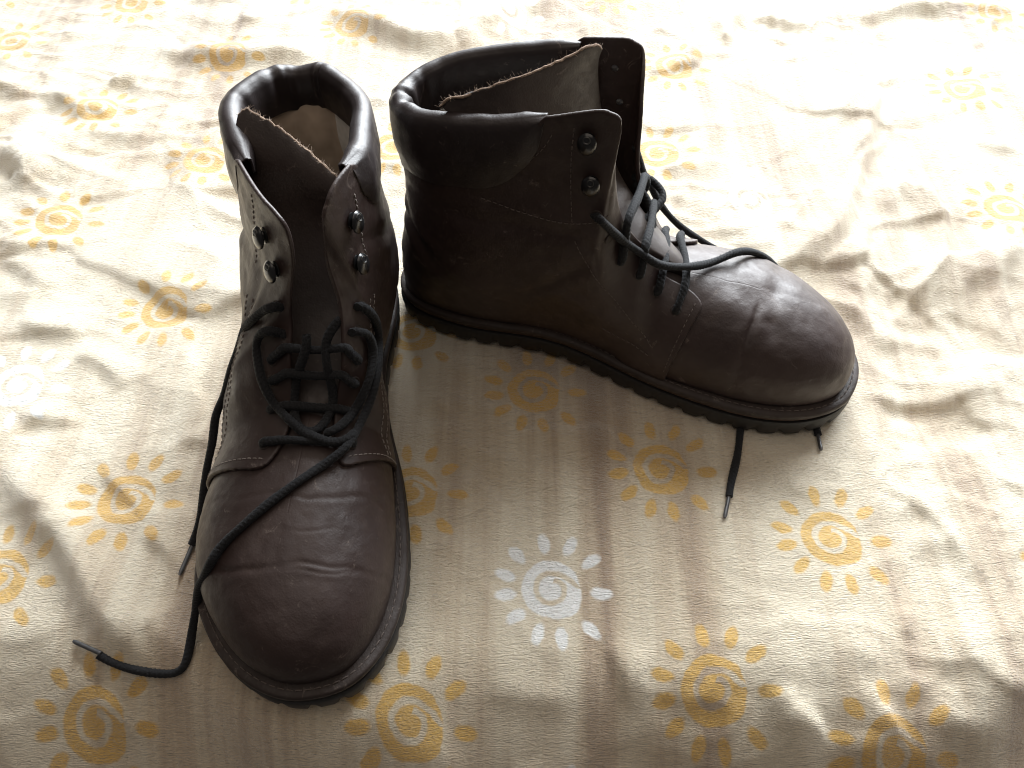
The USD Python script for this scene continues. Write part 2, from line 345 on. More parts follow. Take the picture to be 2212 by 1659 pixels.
    NC = gnormals(C_); NC *= np.sign(NC[85, 4] @ np.r_[nn[85], 0])
    u = ss[:, None] * np.ones((1, C_.shape[1])); v = np.arange(C_.shape[1])[None] / C_.shape[1]
    dsp = .0022 * (meshkit.fbm(np.stack([u * 1.3 + spec['seed'], v * 2.0 + 0 * u, 0 * u], -1), 3, 11) - .5)
    for (cu, amp, wd, slant) in spec['pleats']:
        q = u + slant * (v - .5) - cu
        dsp -= amp * np.exp(-(q / wd) ** 2) * np.exp(-((v - .66) / .22) ** 2)
        dsp += .5 * amp * np.exp(-((np.abs(q) - 2.1 * wd) / (1.3 * wd)) ** 2) * np.exp(-((v - .62) / .25) ** 2)
    C_ = C_ + NC * dsp[..., None] * np.clip((c1 - u) / .3, 0, 1)[..., None] * np.clip((u + c0) / .3, 0, 1)[..., None]
    put_('collar', solid(C_, .0012, 1 if NC[85, 4] @ gnormals(C_)[85, 4] > 0 else -1), M_collar, smooth=60)
    Qm = Q.copy()
    for i, sv in enumerate(s):
        k = np.clip(min(sv + c0, c1 - sv) / .3, 0, 1)
        if k > 0:
            jm = np.interp(Q[i, -1, 2] - .009 * k, Q[i, :, 2], np.arange(Q.shape[1])); jj = np.linspace(0, jm, Q.shape[1])
            Qm[i] = np.stack([np.interp(jj, np.arange(Q.shape[1]), Q[i, :, c]) for c in range(3)], 1)
    put_('quarter', solid(Qm[:im + 1], .0023, sg), M_leather, smooth=50)
    put_('quarter', solid(Qm[im:], .0023, sg), M_leather, smooth=50)
    # ---- lining below the collar and insole
    sl = np.linspace(-4.4, 4.4, 120); Ql = Akima1DInterpolator(s, Q)(sl); Nl = Akima1DInterpolator(s, N)(sl)
    lin = []
    for i, sv in enumerate(sl):
        z1 = Ql[i, -1, 2] - .016; zr = Ql[i, :, 2]
        js = np.interp(np.linspace(.024, z1, 30), zr, np.arange(len(zr)))
        p = np.stack([np.interp(js, np.arange(len(zr)), (Ql[i, :, k] - Nl[i, :, k] * .0050)) for k in range(3)], 1)
        lin.append(p)
    lin = np.array(lin)
    gl = gnormals(lin); put_('lining', solid(lin, .0008, 1 if gl[60, 15] @ [-1, 0, 0] > 0 else -1), M_lining, smooth=50)
    for lo, hi in (((1.1, 2.7), (-4.2, -3.0)) if spec is RIGHT else ((1.9, 3.7), (-1.6, -.5))):
        k = (sl > lo) & (sl < hi); gk = lin[k][:, 8:] - gl[k][:, 8:] * (1 if gl[60, 15] @ [-1, 0, 0] > 0 else -1) * .0012
        put_('lining_strip', solid(gk, .0006, 1 if gl[60, 15] @ [-1, 0, 0] > 0 else -1), M_pale, smooth=50, label='pale fleecy strip of lining')
    P = sole_ring(-.009, .0205, n=200); put_('insole', fixed(cat([grid(np.stack([P, P - [0, 0, .003]], 1), loop_u=True), cap(P, 0, False), cap(P - [0, 0, .003], 0, True)])), M_insole)
    # ---- tongue
    rows = np.array([[r[0], r[1]] for r in spec['tongue']]); bow = np.array([r[2] for r in spec['tongue']])
    tt = np.linspace(0, len(rows) - 1, 60); E = CubicSpline(np.arange(len(rows)), rows, axis=0)(tt); bw = CubicSpline(np.arange(len(rows)), bow, axis=0)(tt)
    aa = np.linspace(0, 1, 44)
    TP = E[:, None, 0] * (1 - aa)[None, :, None] + E[:, None, 1] * aa[None, :, None] + bw[:, None] * (4 * aa * (1 - aa))[None, :, None]
    # round the two top corners, wavy raw edge
    for i in range(len(tt)):
        pass
    top = spec['tongue_top']
    prof = np.interp(aa, *zip(*top)); w = np.clip((tt - (len(rows) - 2)) / 1.0, 0, 1)[:, None]
    dirn = (TP[-1] - TP[-12]); dirn /= np.linalg.norm(dirn, axis=1, keepdims=True)
    TP = TP + w[..., None] * prof[None, :, None] * dirn[None]
    gn = gnormals(TP); gs = 1 if gn[40, 22] @ [1, 0, .3] > 0 else -1
    TP = TP + (gn * gs) * (.0028 * (meshkit.fbm(TP * 45 + spec['seed'], 3, 21) - .5))[..., None]
    TP[-1] += dirn * (.0012 * (meshkit.noise(np.c_[aa * 40, aa * 0, aa * 0 + spec['seed']], 2) - .5))[:, None]
    trq = cKDTree(Q.reshape(-1, 3)); nq_ = N.reshape(-1, 3); trv = cKDTree(VP.reshape(-1, 3)); nv_ = VN.reshape(-1, 3)
    for _ in range(6):
        d, k = trq.query(TP); sd = ((TP - Q.reshape(-1, 3)[k]) * nq_[k]).sum(-1); tang = np.sqrt(np.maximum(d ** 2 - sd ** 2, 0))
        want = -.0050; mv = np.where((sd > want) & (tang < .006), want - sd, 0); TP = TP + nq_[k] * np.clip(mv, -.012, 0)[..., None] * .6
        TP[1:-1, 1:-1] = (TP[1:-1, 1:-1] * 4 + TP[:-2, 1:-1] + TP[2:, 1:-1] + TP[1:-1, :-2] + TP[1:-1, 2:]) / 8
    put_('tongue', solid(TP, .0018, gs), M_tongue, smooth=50)
    rim = TP[-1] + dirn * .0002 - gn[-1] * gs * .0009
    epath = put_('tongue_edge', tube(smooth_path(rim, 120), .00065 + .0003 * rng.random(120), 8), M_edge, label='pale frayed raw edge of the tongue')
    # fibres on the raw edge
    fb = []
    for k in range(150):
        i = int(np.clip(rng.beta(.9, .9) * 44, 0, 43)); p = rim[i]; d = dirn[i] + rng.normal(0, .8, 3); d /= np.linalg.norm(d); ln = rng.uniform(.001, .0032); b = rng.normal(0, .0007, 3)
        fb.append(tube(np.array([p, p + d * ln * .5 + b * .4, p + d * ln + b]), [.00010, .00008, .00005], 4, caps=False))
    put_('edge_fibre', cat(fb), M_fibre, epath, kind='stuff')
    # ---- points on the quarter by side and (x, z)
    side_ip = {}
    for sd in (1, -1):
        k = (s * sd > .3); A = Q[k].reshape(-1, 3); G = N[k].reshape(-1, 3)
        side_ip[sd] = LinearNDInterpolator(A[:, [0, 2]], np.hstack([A, G]))
    def onq(sd, x_, z_):
        r = side_ip[sd](np.atleast_2d(np.c_[np.atleast_1d(x_), np.atleast_1d(z_)])); return r[:, :3], r[:, 3:] / np.linalg.norm(r[:, 3:], axis=1, keepdims=True)
    def ons(sv, row):
        i = np.interp(sv, s, np.arange(len(s))); i0 = int(min(i, len(s) - 2)); f = i - i0; j0 = int(min(row, Q.shape[1] - 2)); g = row - j0
        w = lambda A: (A[i0, j0] * (1 - f) + A[i0 + 1, j0] * f) * (1 - g) + (A[i0, j0 + 1] * (1 - f) + A[i0 + 1, j0 + 1] * f) * g
        n_ = w(N); return w(Q), n_ / np.linalg.norm(n_)
    def stitch(pts_n, nm='stitching', parent=None, step=.0033, ln=.0021, r=.00027, tm_=None):
        p, no = pts_n; ok = np.isfinite(p).all(1); p, no = p[ok], no[ok]
        if len(p) < 3: return
        d = np.r_[0, np.cumsum(np.linalg.norm(np.diff(p, axis=0), axis=1))]; ms = []
        for q in np.arange(.001, d[-1] - ln, step):
            f = lambda y: np.stack([np.interp(y, d, (p + no * .00016)[:, k]) for k in range(3)])
            a_, b_ = f(q), f(q + ln); nn_ = no[np.searchsorted(d, q) - 1]
            ms.append(tube(np.array([a_ - nn_ * .0004, a_ + (b_ - a_) * .2 + nn_ * .0001, a_ + (b_ - a_) * .8 + nn_ * .0001, b_ - nn_ * .0004]), r, 5, caps=False))
        put_(nm, cat(ms), tm_ or (M_thread_lit if spec is RIGHT else M_thread_dark), parent, kind='stuff')
    for sd in (1, -1):
        for line in spec['stitch'][sd]:
            l = smooth_path(line, 80) if len(line) > 2 else np.linspace(*line, 80)
            stitch(onq(sd, l[:, 0], l[:, 1]))
    # the stitch round the quarter's front edge
    for sgn in (1, -1):
        k = np.argmin(np.abs(s - sgn * 8.86)); stitch((Q[k, 8:76], N[k, 8:76]))
    a = np.linspace(arc_at(.06, 1), ARC + arc_at(.06, -1), 900); p, nq = outline(a)
    wp = np.c_[p - nq * .0030, .01675 + spring(p[:, 0])]; stitch((wp, np.tile([0, 0, 1.], (len(a), 1))), 'welt_stitching', wpath, .0044, .0030, .0003, M_thread_dark)
    # ---- eyelets and hooks
    eyes = {1: [], -1: []}
    for sd in (1, -1):
        for (x_, z_) in spec['eyelets'][sd]:
            p, no = ons(sd * x_, z_)
            eyes[sd].append([(p, no)] + [ons(sd * x_, z_ + (Q.shape[1] - 1 - z_) * f_) for f_ in (.35, .7, 1.)])
            t1 = np.cross(no, [0, 0, 1.]); t1 /= np.linalg.norm(t1); t2 = np.cross(no, t1)
            th = np.linspace(0, 2 * np.pi, 25)[:-1]; ph = np.linspace(0, 2 * np.pi, 9)[:-1]
            R_, r_ = .0026, .0007
            P = p + no * .0001 + (np.cos(th)[:, None, None] * t1 + np.sin(th)[:, None, None] * t2) * (R_ + r_ * np.cos(ph))[None, :, None] + no * (r_ * .6 * np.sin(ph))[None, :, None]
            e = put_('eyelet', fixed(grid(P, True, True)), M_welt)
            disc = np.vstack([p + no * .00035, p + no * .00035 + (np.cos(th)[:, None] * t1 + np.sin(th)[:, None] * t2) * R_])
            j = np.arange(24); put_('hole', (disc, np.stack([np.zeros(24, int), 1 + j, 1 + (j + 1) % 24], 1)), M_insole, e)
        for (x_, z_) in spec['hooks'][sd]:
            p, no = ons(sd * x_, z_)
            t1 = np.cross(no, [0, 0, 1.]); t1 /= np.linalg.norm(t1); t2 = np.cross(no, t1)
            t2 *= np.sign(t2[2]) or 1
            th = np.linspace(0, 2 * np.pi, 33)[:-1]
            # foot, neck and domed cap leaning back over the gap that takes the lace
            prof = [(.0, .0002), (.0040, .0004), (.0040, .0010), (.0022, .0013), (.0021, .0022), (.0046, .0024), (.0054, .0030), (.0052, .0038), (.0043, .0046), (.0028, .0052), (.0013, .0054), (.0, .0055)]
            P = np.stack([p + no * h + (np.cos(th)[:, None] * t1 * r * .88 + np.sin(th)[:, None] * t2 * r * 1.06) + (t2 * -.0008) * np.clip((h - .0018) / .002, 0, 1) for r, h in prof], 1)
            h_ = put_('lace_hook', fixed(grid(P, loop_u=True)), M_metal, smooth=35)
            # the stamped ring at the hook's throat
            ph = np.linspace(0, 2 * np.pi, 9)[:-1]; c_ = p + no * .0047 + t2 * .0026
            P = c_ + (np.cos(th)[:, None, None] * t1 + np.sin(th)[:, None, None] * (t2 * .93 - no * .36)) * (.00155 + .00042 * np.cos(ph))[None, :, None] + (no * .93 + t2 * .36) * (.00042 * np.sin(ph))[None, :, None]
            put_('rivet', fixed(grid(P, True, True)), M_steel, h_)
            put_('rivet_back', fixed(grid(np.stack([p - no * h + (np.cos(th)[:, None] * t1 + np.sin(th)[:, None] * t2) * r for r, h in [(.0, .0034), (.0012, .0033), (.0019, .0028), (.0020, .0020)]], 1), loop_u=True)), M_aglet, h_)
    BOOTS[name] = dict(Q=Q, N=N, s=s, VP=VP, VN=VN, eyes=eyes, onq=onq, my=my, H=np.array(H), ang=ang, pitch=pitch, root=root, put=put_, TP=TP)
    return BOOTS[name]

def to_world(b, p):
    p = np.atleast_2d(np.asarray(p, float)) * [1, b['my'], 1]
    cp, sp = math.cos(b['pitch']), math.sin(b['pitch'])
    p = np.c_[p[:, 0] * cp + p[:, 2] * sp, p[:, 1], -p[:, 0] * sp + p[:, 2] * cp]
    c, s_ = math.cos(b['ang']), math.sin(b['ang'])
    return np.c_[p[:, 0] * c - p[:, 1] * s_, p[:, 0] * s_ + p[:, 1] * c, p[:, 2]] + b['H']

# station rows: (x on the sole edge, rim point (x, m, z), outward bulge at the levels .12 .3 .5 .7 .85)
LEFT = dict(seed=3.3, collar=(4.1, 3.95), collar_in=.024,
    medial=[(.000, (.0085, .000, .1560), (-.001, -.0045, -.0085, -.0085, -.004)),
            (.010, (.0155, .0205, .1580), (.002, .001, -.003, -.004, -.002)),
            (.034, (.0400, .0345, .1640), (.004, .006, .003, .000, .000)),
            (.066, (.0700, .0375, .1700), (.004, .008, .006, .002, .001)),
            (.096, (.1000, .0375, .1795), (.004, .009, .008, .003, .001)),
            (.118, (.1305, .0370, .1895), (.003, .009, .009, .005, .002)),
            (.138, (.1345, .0350, .1560), (.004, .009, .010, .007, .003)),
            (.155, (.1410, .0260, .1190), (.005, .011, .012, .009, .005)),
            (.170, (.1660, .0205, .0870), (.006, .012, .014, .011, .006)),
            (.182, (.1960, .0190, .0690), (.007, .012, .014, .011, .006))],
    lateral=[None,
            (.010, (.0150, -.0205, .1560), (.002, .001, -.003, -.004, -.002)),
            (.034, (.0380, -.0345, .1620), (.004, .006, .003, .000, .000)),
            (.066, (.0680, -.0380, .1690), (.004, .008, .006, .002, .001)),
            (.096, (.0970, -.0375, .1765), (.004, .009, .008, .003, .001)),
            (.118, (.1295, -.0345, .1835), (.003, .009, .009, .005, .002)),
            (.138, (.1370, -.0320, .1500), (.004, .009, .010, .007, .003)),
            (.155, (.1420, -.0250, .1100), (.005, .011, .012, .009, .005)),
            (.170, (.1600, -.0200, .0790), (.006, .012, .014, .011, .006)),
            (.182, (.1850, -.0220, .0600), (.007, .012, .014, .011, .006))],
    creases=[(.2050, -.003, .0010, .0045, -.035, .022), (.2340, .005, .0011, .0060, -.035, .03), (.2230, .000, .0010, .0018, .016, .046), (.2480, -.010, .0003, .0030, .015, .06)],
    dents=[(.222, .01, -.0012, .012), (.205, .02, .0014, .008)],
    wrinkles=[(.3, .52, -.5, .03, .0022, .0022), (-.6, .60, .3, .02, .0025, .0015), (1.6, .42, -.9, .03, .003, .0014), (3.2, .60, -.15, .05, .004, .0008), (4.5, .35, .8, .04, .004, .0009)],
    pleats=[(.35, .0016, .13, .3), (1.0, .0016, .13, -.2), (-.9, .0006, .14, .1)],
    tongue=[((.186, .015, .0620), (.186, -.005, .0620), (0, 0, .003)), ((.168, .018, .0775), (.168, -.008, .0775), (.002, 0, .003)), ((.130, .029, .104), (.133, -.021, .106), (.004, 0, .001)),
            ((.092, .031, .133), (.118, -.024, .138), (.004, .001, 0)), ((.056, .030, .162), (.113, -.022, .166), (.007, .004, 0)), ((.041, .029, .1715), (.1135, -.021, .1865), (.006, .006, .002))],
    tongue_top=[(0, -.004), (.06, 0), (.9, .001), (.96, -.001), (1, -.005)],
    stitch={1: [[(.113, .178), (.1135, .150), (.117, .122)], [(.066, .124), (.095, .1205), (.117, .122), (.136, .131)], [(.119, .112), (.135, .086), (.152, .063), (.172, .040)],
                [(.140, .046), (.160, .038), (.172, .034)], [(.103, .172), (.099, .163), (.09, .152), (.072, .144)]],
            -1: [[(.113, .178), (.1135, .150), (.117, .122)], [(.119, .112), (.135, .086), (.152, .063), (.172, .040)]]},
    eyelets={1: [(5.23, 53), (6.34, 60), (7.035, 60), (7.585, 62), (8.0, 60), (8.54, 57)], -1: [(5.7, 58), (6.5, 62), (7.1, 63), (7.6, 64), (8.05, 63), (8.54, 60)]},
    hooks={1: [(4.68, 72), (4.91, 61)], -1: [(4.68, 71), (4.93, 61)]})

RIGHT = dict(seed=8.1, collar=(3.95, 4.35), collar_in=.021,
    medial=[(.000, (.0020, -.003, .1590), (-.001, -.0045, -.0085, -.0085, -.004)),
            (.010, (.0090, .0150, .1620), (.002, .001, -.003, -.004, -.002)),
            (.034, (.0360, .0345, .1650), (.004, .006, .003, .000, .000)),
            (.066, (.0680, .0405, .1690), (.004, .008, .006, .002, .001)),
            (.096, (.0950, .0415, .1740), (.004, .009, .008, .003, .001)),
            (.118, (.1320, .0285, .1730), (.003, .009, .009, .007, .004)),
            (.138, (.1350, .0245, .1460), (.004, .009, .010, .009, .005)),
            (.155, (.1430, .0275, .1190), (.005, .011, .012, .009, .005)),
            (.170, (.1680, .0260, .0870), (.006, .012, .014, .011, .006)),
            (.172, (.2030, .0210, .0690), (.007, .012, .014, .011, .006))],
    lateral=[None,
            (.010, (.0080, -.0220, .1610), (.002, .001, -.003, -.004, -.002)),
            (.034, (.0320, -.0360, .1640), (.004, .006, .003, .000, .000)),
            (.066, (.0600, -.0350, .1660), (.004, .008, .006, .002, .001)),
            (.096, (.0950, -.0190, .1670), (.008, .013, .011, .004, .002)),
            (.120, (.1330, .0060, .1690), (.010, .016, .013, .004, .001)),
            (.143, (.1380, .0085, .1440), (.013, .021, .018, .008, .003)),
            (.160, (.1430, .0020, .1150), (.014, .023, .023, .016, .007)),
            (.176, (.1680, -.0025, .0880), (.013, .021, .022, .017, .009)),
            (.190, (.2040, -.0030, .0700), (.010, .017, .019, .015, .008))],
    creases=[(.2150, -.005, .00045, .0010, -.045, .00), (.2155, -.007, .0005, .0010, -.01, .05), (.2480, -.004, .00055, .0010, -.05, .05), (.2500, -.003, .0002, .0006, -.03, .04), (.2310, -.002, .00015, .0008, -.02, .045)],
    dents=[(.205, .035, .0012, .008)],
    wrinkles=[(-3.4, .62, -.6, .02, .003, .0018), (-2.2, .45, .4, .03, .003, .0014), (3.6, .62, .7, .03, .003, .0014), (-5.2, .55, 1.2, .03, .003, .001)],
    pleats=[(-1.1, .0011, .12, .15), (.75, .0012, .12, -.1), (-.2, .0005, .16, 0.), (1.6, .0006, .12, 0.), (-2.2, .0006, .12, .1)],
    tongue=[((.188, -.002, .0620), (.188, .016, .0620), (0, 0, .003)), ((.166, -.006, .0720), (.166, .022, .0720), (.001, 0, .0015)), ((.126, -.022, .096), (.128, .033, .096), (.001, 0, .000)),
            ((.094, -.027, .126), (.104, .033, .122), (-.003, 0, 0)), ((.080, -.027, .151), (.101, .031, .141), (-.002, 0, .001)), ((.062, -.0235, .1740), (.094, .0265, .1560), (-.002, 0, .002))],
    tongue_top=[(0, -.003), (.08, .001), (.4, .001), (1, 0)],
    stitch={1: [[(.119, .105), (.137, .080), (.152, .060), (.176, .038)], [(.124, .107), (.142, .082), (.157, .062), (.181, .040)], [(.113, .165), (.1135, .145), (.117, .122)]],
            -1: [[(.119, .105), (.137, .080), (.152, .060), (.176, .038)], [(.124, .107), (.142, .082), (.157, .062), (.181, .040)], [(.113, .165), (.1135, .145), (.117, .122)]]},
    eyelets={1: [(5.79, 53), (6.956, 65), (7.507, 69), (7.742, 68), (8.06, 65), (8.62, 66)], -1: [(6.33, 67), (7.035, 69), (7.507, 69), (7.742, 69), (8.06, 66), (8.62, 70)]},
    hooks={1: [(4.676, 68), (4.99, 59)], -1: [(4.755, 69), (5.39, 65)]})
for d in (LEFT, RIGHT): d['lateral'][0] = d['medial'][0]

LB = build_boot('left_boot', 'brown leather boot turned side-on with its toe pointing right', (-.072, .0835, .003), -.274, True, LEFT, pitch=.012)
RB = build_boot('right_boot', 'brown leather boot pointing straight at the viewer with its lace trailing left', (-.109, .100, .001), -math.pi / 2, False, RIGHT)

#LACES
# ------------------------------------------------------------------ laces (world points, found along the surfaces they lie on)
LP = {
    'RA': [[-0.1108,-0.0422,0.1204],[-0.1127,-0.0413,0.1202],[-0.1155,-0.0421,0.12],[-0.1206,-0.04,0.1155],[-0.1282,-0.0384,0.1072],[-0.1394,-0.0314,0.088],[-0.1444,-0.0354,0.078],[-0.1495,-0.0398,0.068],[-0.1561,-0.0468,0.054],[-0.1611,-0.0541,0.046],[-0.1643,-0.0639,0.035],[-0.1672,-0.0736,0.027],[-0.17,-0.0862,0.016],[-0.1717,-0.0951,0.009],[-0.1741,-0.102,0.003],[-0.1772,-0.1079,-0.0022]],
    'RAtip': [[-0.1774,-0.1115,-0.0022],[-0.1796,-0.1261,-0.0027]],
    'RB': [[-0.1118,-0.047,0.1065],[-0.1139,-0.046,0.106],[-0.1181,-0.0471,0.1087],[-0.1238,-0.0461,0.1046],[-0.1267,-0.0482,0.099],[-0.1264,-0.0539,0.094],[-0.1242,-0.0615,0.0892],[-0.1208,-0.0678,0.0826],[-0.1164,-0.0728,0.0792],[-0.1097,-0.0797,0.0801],[-0.1038,-0.0839,0.077],[-0.0958,-0.0879,0.0765],[-0.0886,-0.0891,0.0742],[-0.0822,-0.0876,0.0739],[-0.0787,-0.082,0.0714]],
    'RC': [[-0.0752,-0.0381,0.1158],[-0.0742,-0.0362,0.1147],[-0.0722,-0.036,0.113],[-0.0703,-0.0343,0.107],[-0.0693,-0.0304,0.0935],[-0.0696,-0.0328,0.084],[-0.068,-0.0466,0.086],[-0.0686,-0.0591,0.0827],[-0.0726,-0.0681,0.0748],[-0.0776,-0.0801,0.071],[-0.0812,-0.0914,0.0735],[-0.0915,-0.1003,0.0713],[-0.1001,-0.1083,0.0724],[-0.1093,-0.1159,0.0711],[-0.1155,-0.1211,0.0699],[-0.1271,-0.1304,0.0654],[-0.1373,-0.1374,0.0583],[-0.1422,-0.1431,0.0536],[-0.1496,-0.1455,0.04],[-0.1544,-0.1462,0.03],[-0.1608,-0.1513,0.012],[-0.164,-0.1585,0.002],[-0.1652,-0.1674,-0.0022],[-0.1677,-0.1746,-0.0022],[-0.1749,-0.1766,-0.0022],[-0.1853,-0.176,-0.0022],[-0.199,-0.173,-0.0022],[-0.2129,-0.1674,-0.0022]],
    'RCtip': [[-0.2151,-0.1657,-0.0022],[-0.2276,-0.1607,-0.0022]],
    'RD': [[-0.0778,-0.0485,0.109],[-0.0763,-0.0469,0.1081],[-0.0732,-0.0468,0.1073],[-0.0713,-0.045,0.1034],[-0.07,-0.0455,0.096],[-0.0699,-0.0494,0.0908],[-0.071,-0.0576,0.0869],[-0.0746,-0.0646,0.0807],[-0.0802,-0.0718,0.074],[-0.0858,-0.0809,0.0752],[-0.0918,-0.0839,0.0743]],
    'RE': [[-0.0829,-0.044,0.1138],[-0.0861,-0.0465,0.1115],[-0.0889,-0.0495,0.1085],[-0.0906,-0.0528,0.1046],[-0.0906,-0.0591,0.0973],[-0.0899,-0.0634,0.0844],[-0.09,-0.0681,0.0778],[-0.093,-0.0773,0.0752],[-0.0974,-0.0833,0.0755],[-0.1033,-0.0832,0.0758],[-0.108,-0.0762,0.0761],[-0.1091,-0.0673,0.0793],[-0.1066,-0.0606,0.0895],[-0.1013,-0.0558,0.1016],[-0.0997,-0.0495,0.1088]],
    'LA': [[0.0414,0.0085,0.1334],[0.0426,0.0077,0.1325],[0.0439,0.0044,0.1337],[0.0489,0.0063,0.1267],[0.0619,0.0139,0.1073],[0.0715,0.0146,0.0987],[0.0796,0.0139,0.0928],[0.0922,0.0186,0.0857],[0.106,0.0272,0.0777],[0.1196,0.0359,0.0731],[0.131,0.0431,0.0719],[0.1421,0.0503,0.0663],[0.1524,0.0557,0.0578],[0.1632,0.061,0.0456],[0.174,0.0663,0.0318]],
    'LB': [[0.0703,0.0809,0.1185],[0.0745,0.086,0.1057],[0.0795,0.0887,0.0926],[0.0863,0.0899,0.0805],[0.0932,0.0911,0.0676],[0.1068,0.0914,0.0506],[0.1217,0.0903,0.039],[0.1367,0.0892,0.0291]],
    'LAfront': [[0.1406,-0.0277,-0.0032],[0.1386,-0.0351,-0.0022],[0.1368,-0.0426,-0.0022],[0.1336,-0.0533,-0.0022],[0.1295,-0.0649,-0.0022],[0.1261,-0.0765,-0.0022]],
    'LAtip': [[0.1251,-0.0789,-0.0022],[0.1213,-0.0901,-0.0022]],
    'LBfront': [[0.1871,-0.0253,-0.0032],[0.1862,-0.0307,-0.0022],[0.1859,-0.0361,-0.0022]],
    'LBtip': [[0.1857,-0.038,-0.0022],[0.185,-0.0472,-0.0022]],
    'LC': [[0.0722,0.0772,0.0999],[0.0754,0.0795,0.0981],[0.0802,0.0781,0.0982],[0.0852,0.0746,0.0963],[0.0882,0.0696,0.0946],[0.0876,0.0646,0.0934],[0.0846,0.0603,0.0923],[0.0812,0.056,0.0919],[0.0769,0.05,0.0917],[0.0709,0.0413,0.0909]],
    'LD': [[0.0714,0.0702,0.1017],[0.0764,0.0646,0.0979],[0.0796,0.0596,0.0943],[0.0811,0.0529,0.0904],[0.0808,0.0447,0.0826],[0.0803,0.0365,0.0747]],
}
# ------------------------------------------------------------------ the printed cotton sheet
SUNS = [[-0.336,0.1507,0],[-0.237,0.0657,0],[-0.2223,-0.0798,0],[-0.2802,-0.1258,0],[-0.215,-0.1964,0],[-0.0517,-0.1975,0],[-0.0595,-0.0739,0],[0.0135,-0.0016,0],[0.0879,-0.0574,0],[0.1781,-0.1033,0],[0.1045,-0.1806,0],[0.1912,-0.211,0],[-0.2558,0.3669,0],[-0.3515,0.2919,0],[-0.3682,0.4589,0],[-0.4622,0.396,0],[-0.247,0.2259,0],[-0.0959,0.2388,0],[-0.0669,0.047,0],[0.3736,0.166,0],[0.3904,0.3179,0],[0.4615,0.4409,0],[-0.1498,0.4169,0],[0.1431,0.3491,0],[0.1175,0.2356,0],[-0.1451,-0.0216,0],[0.0214,-0.1292,1],[-0.3149,0.0024,1],[-0.0026,0.4365,1],[0.1807,0.1745,1]]
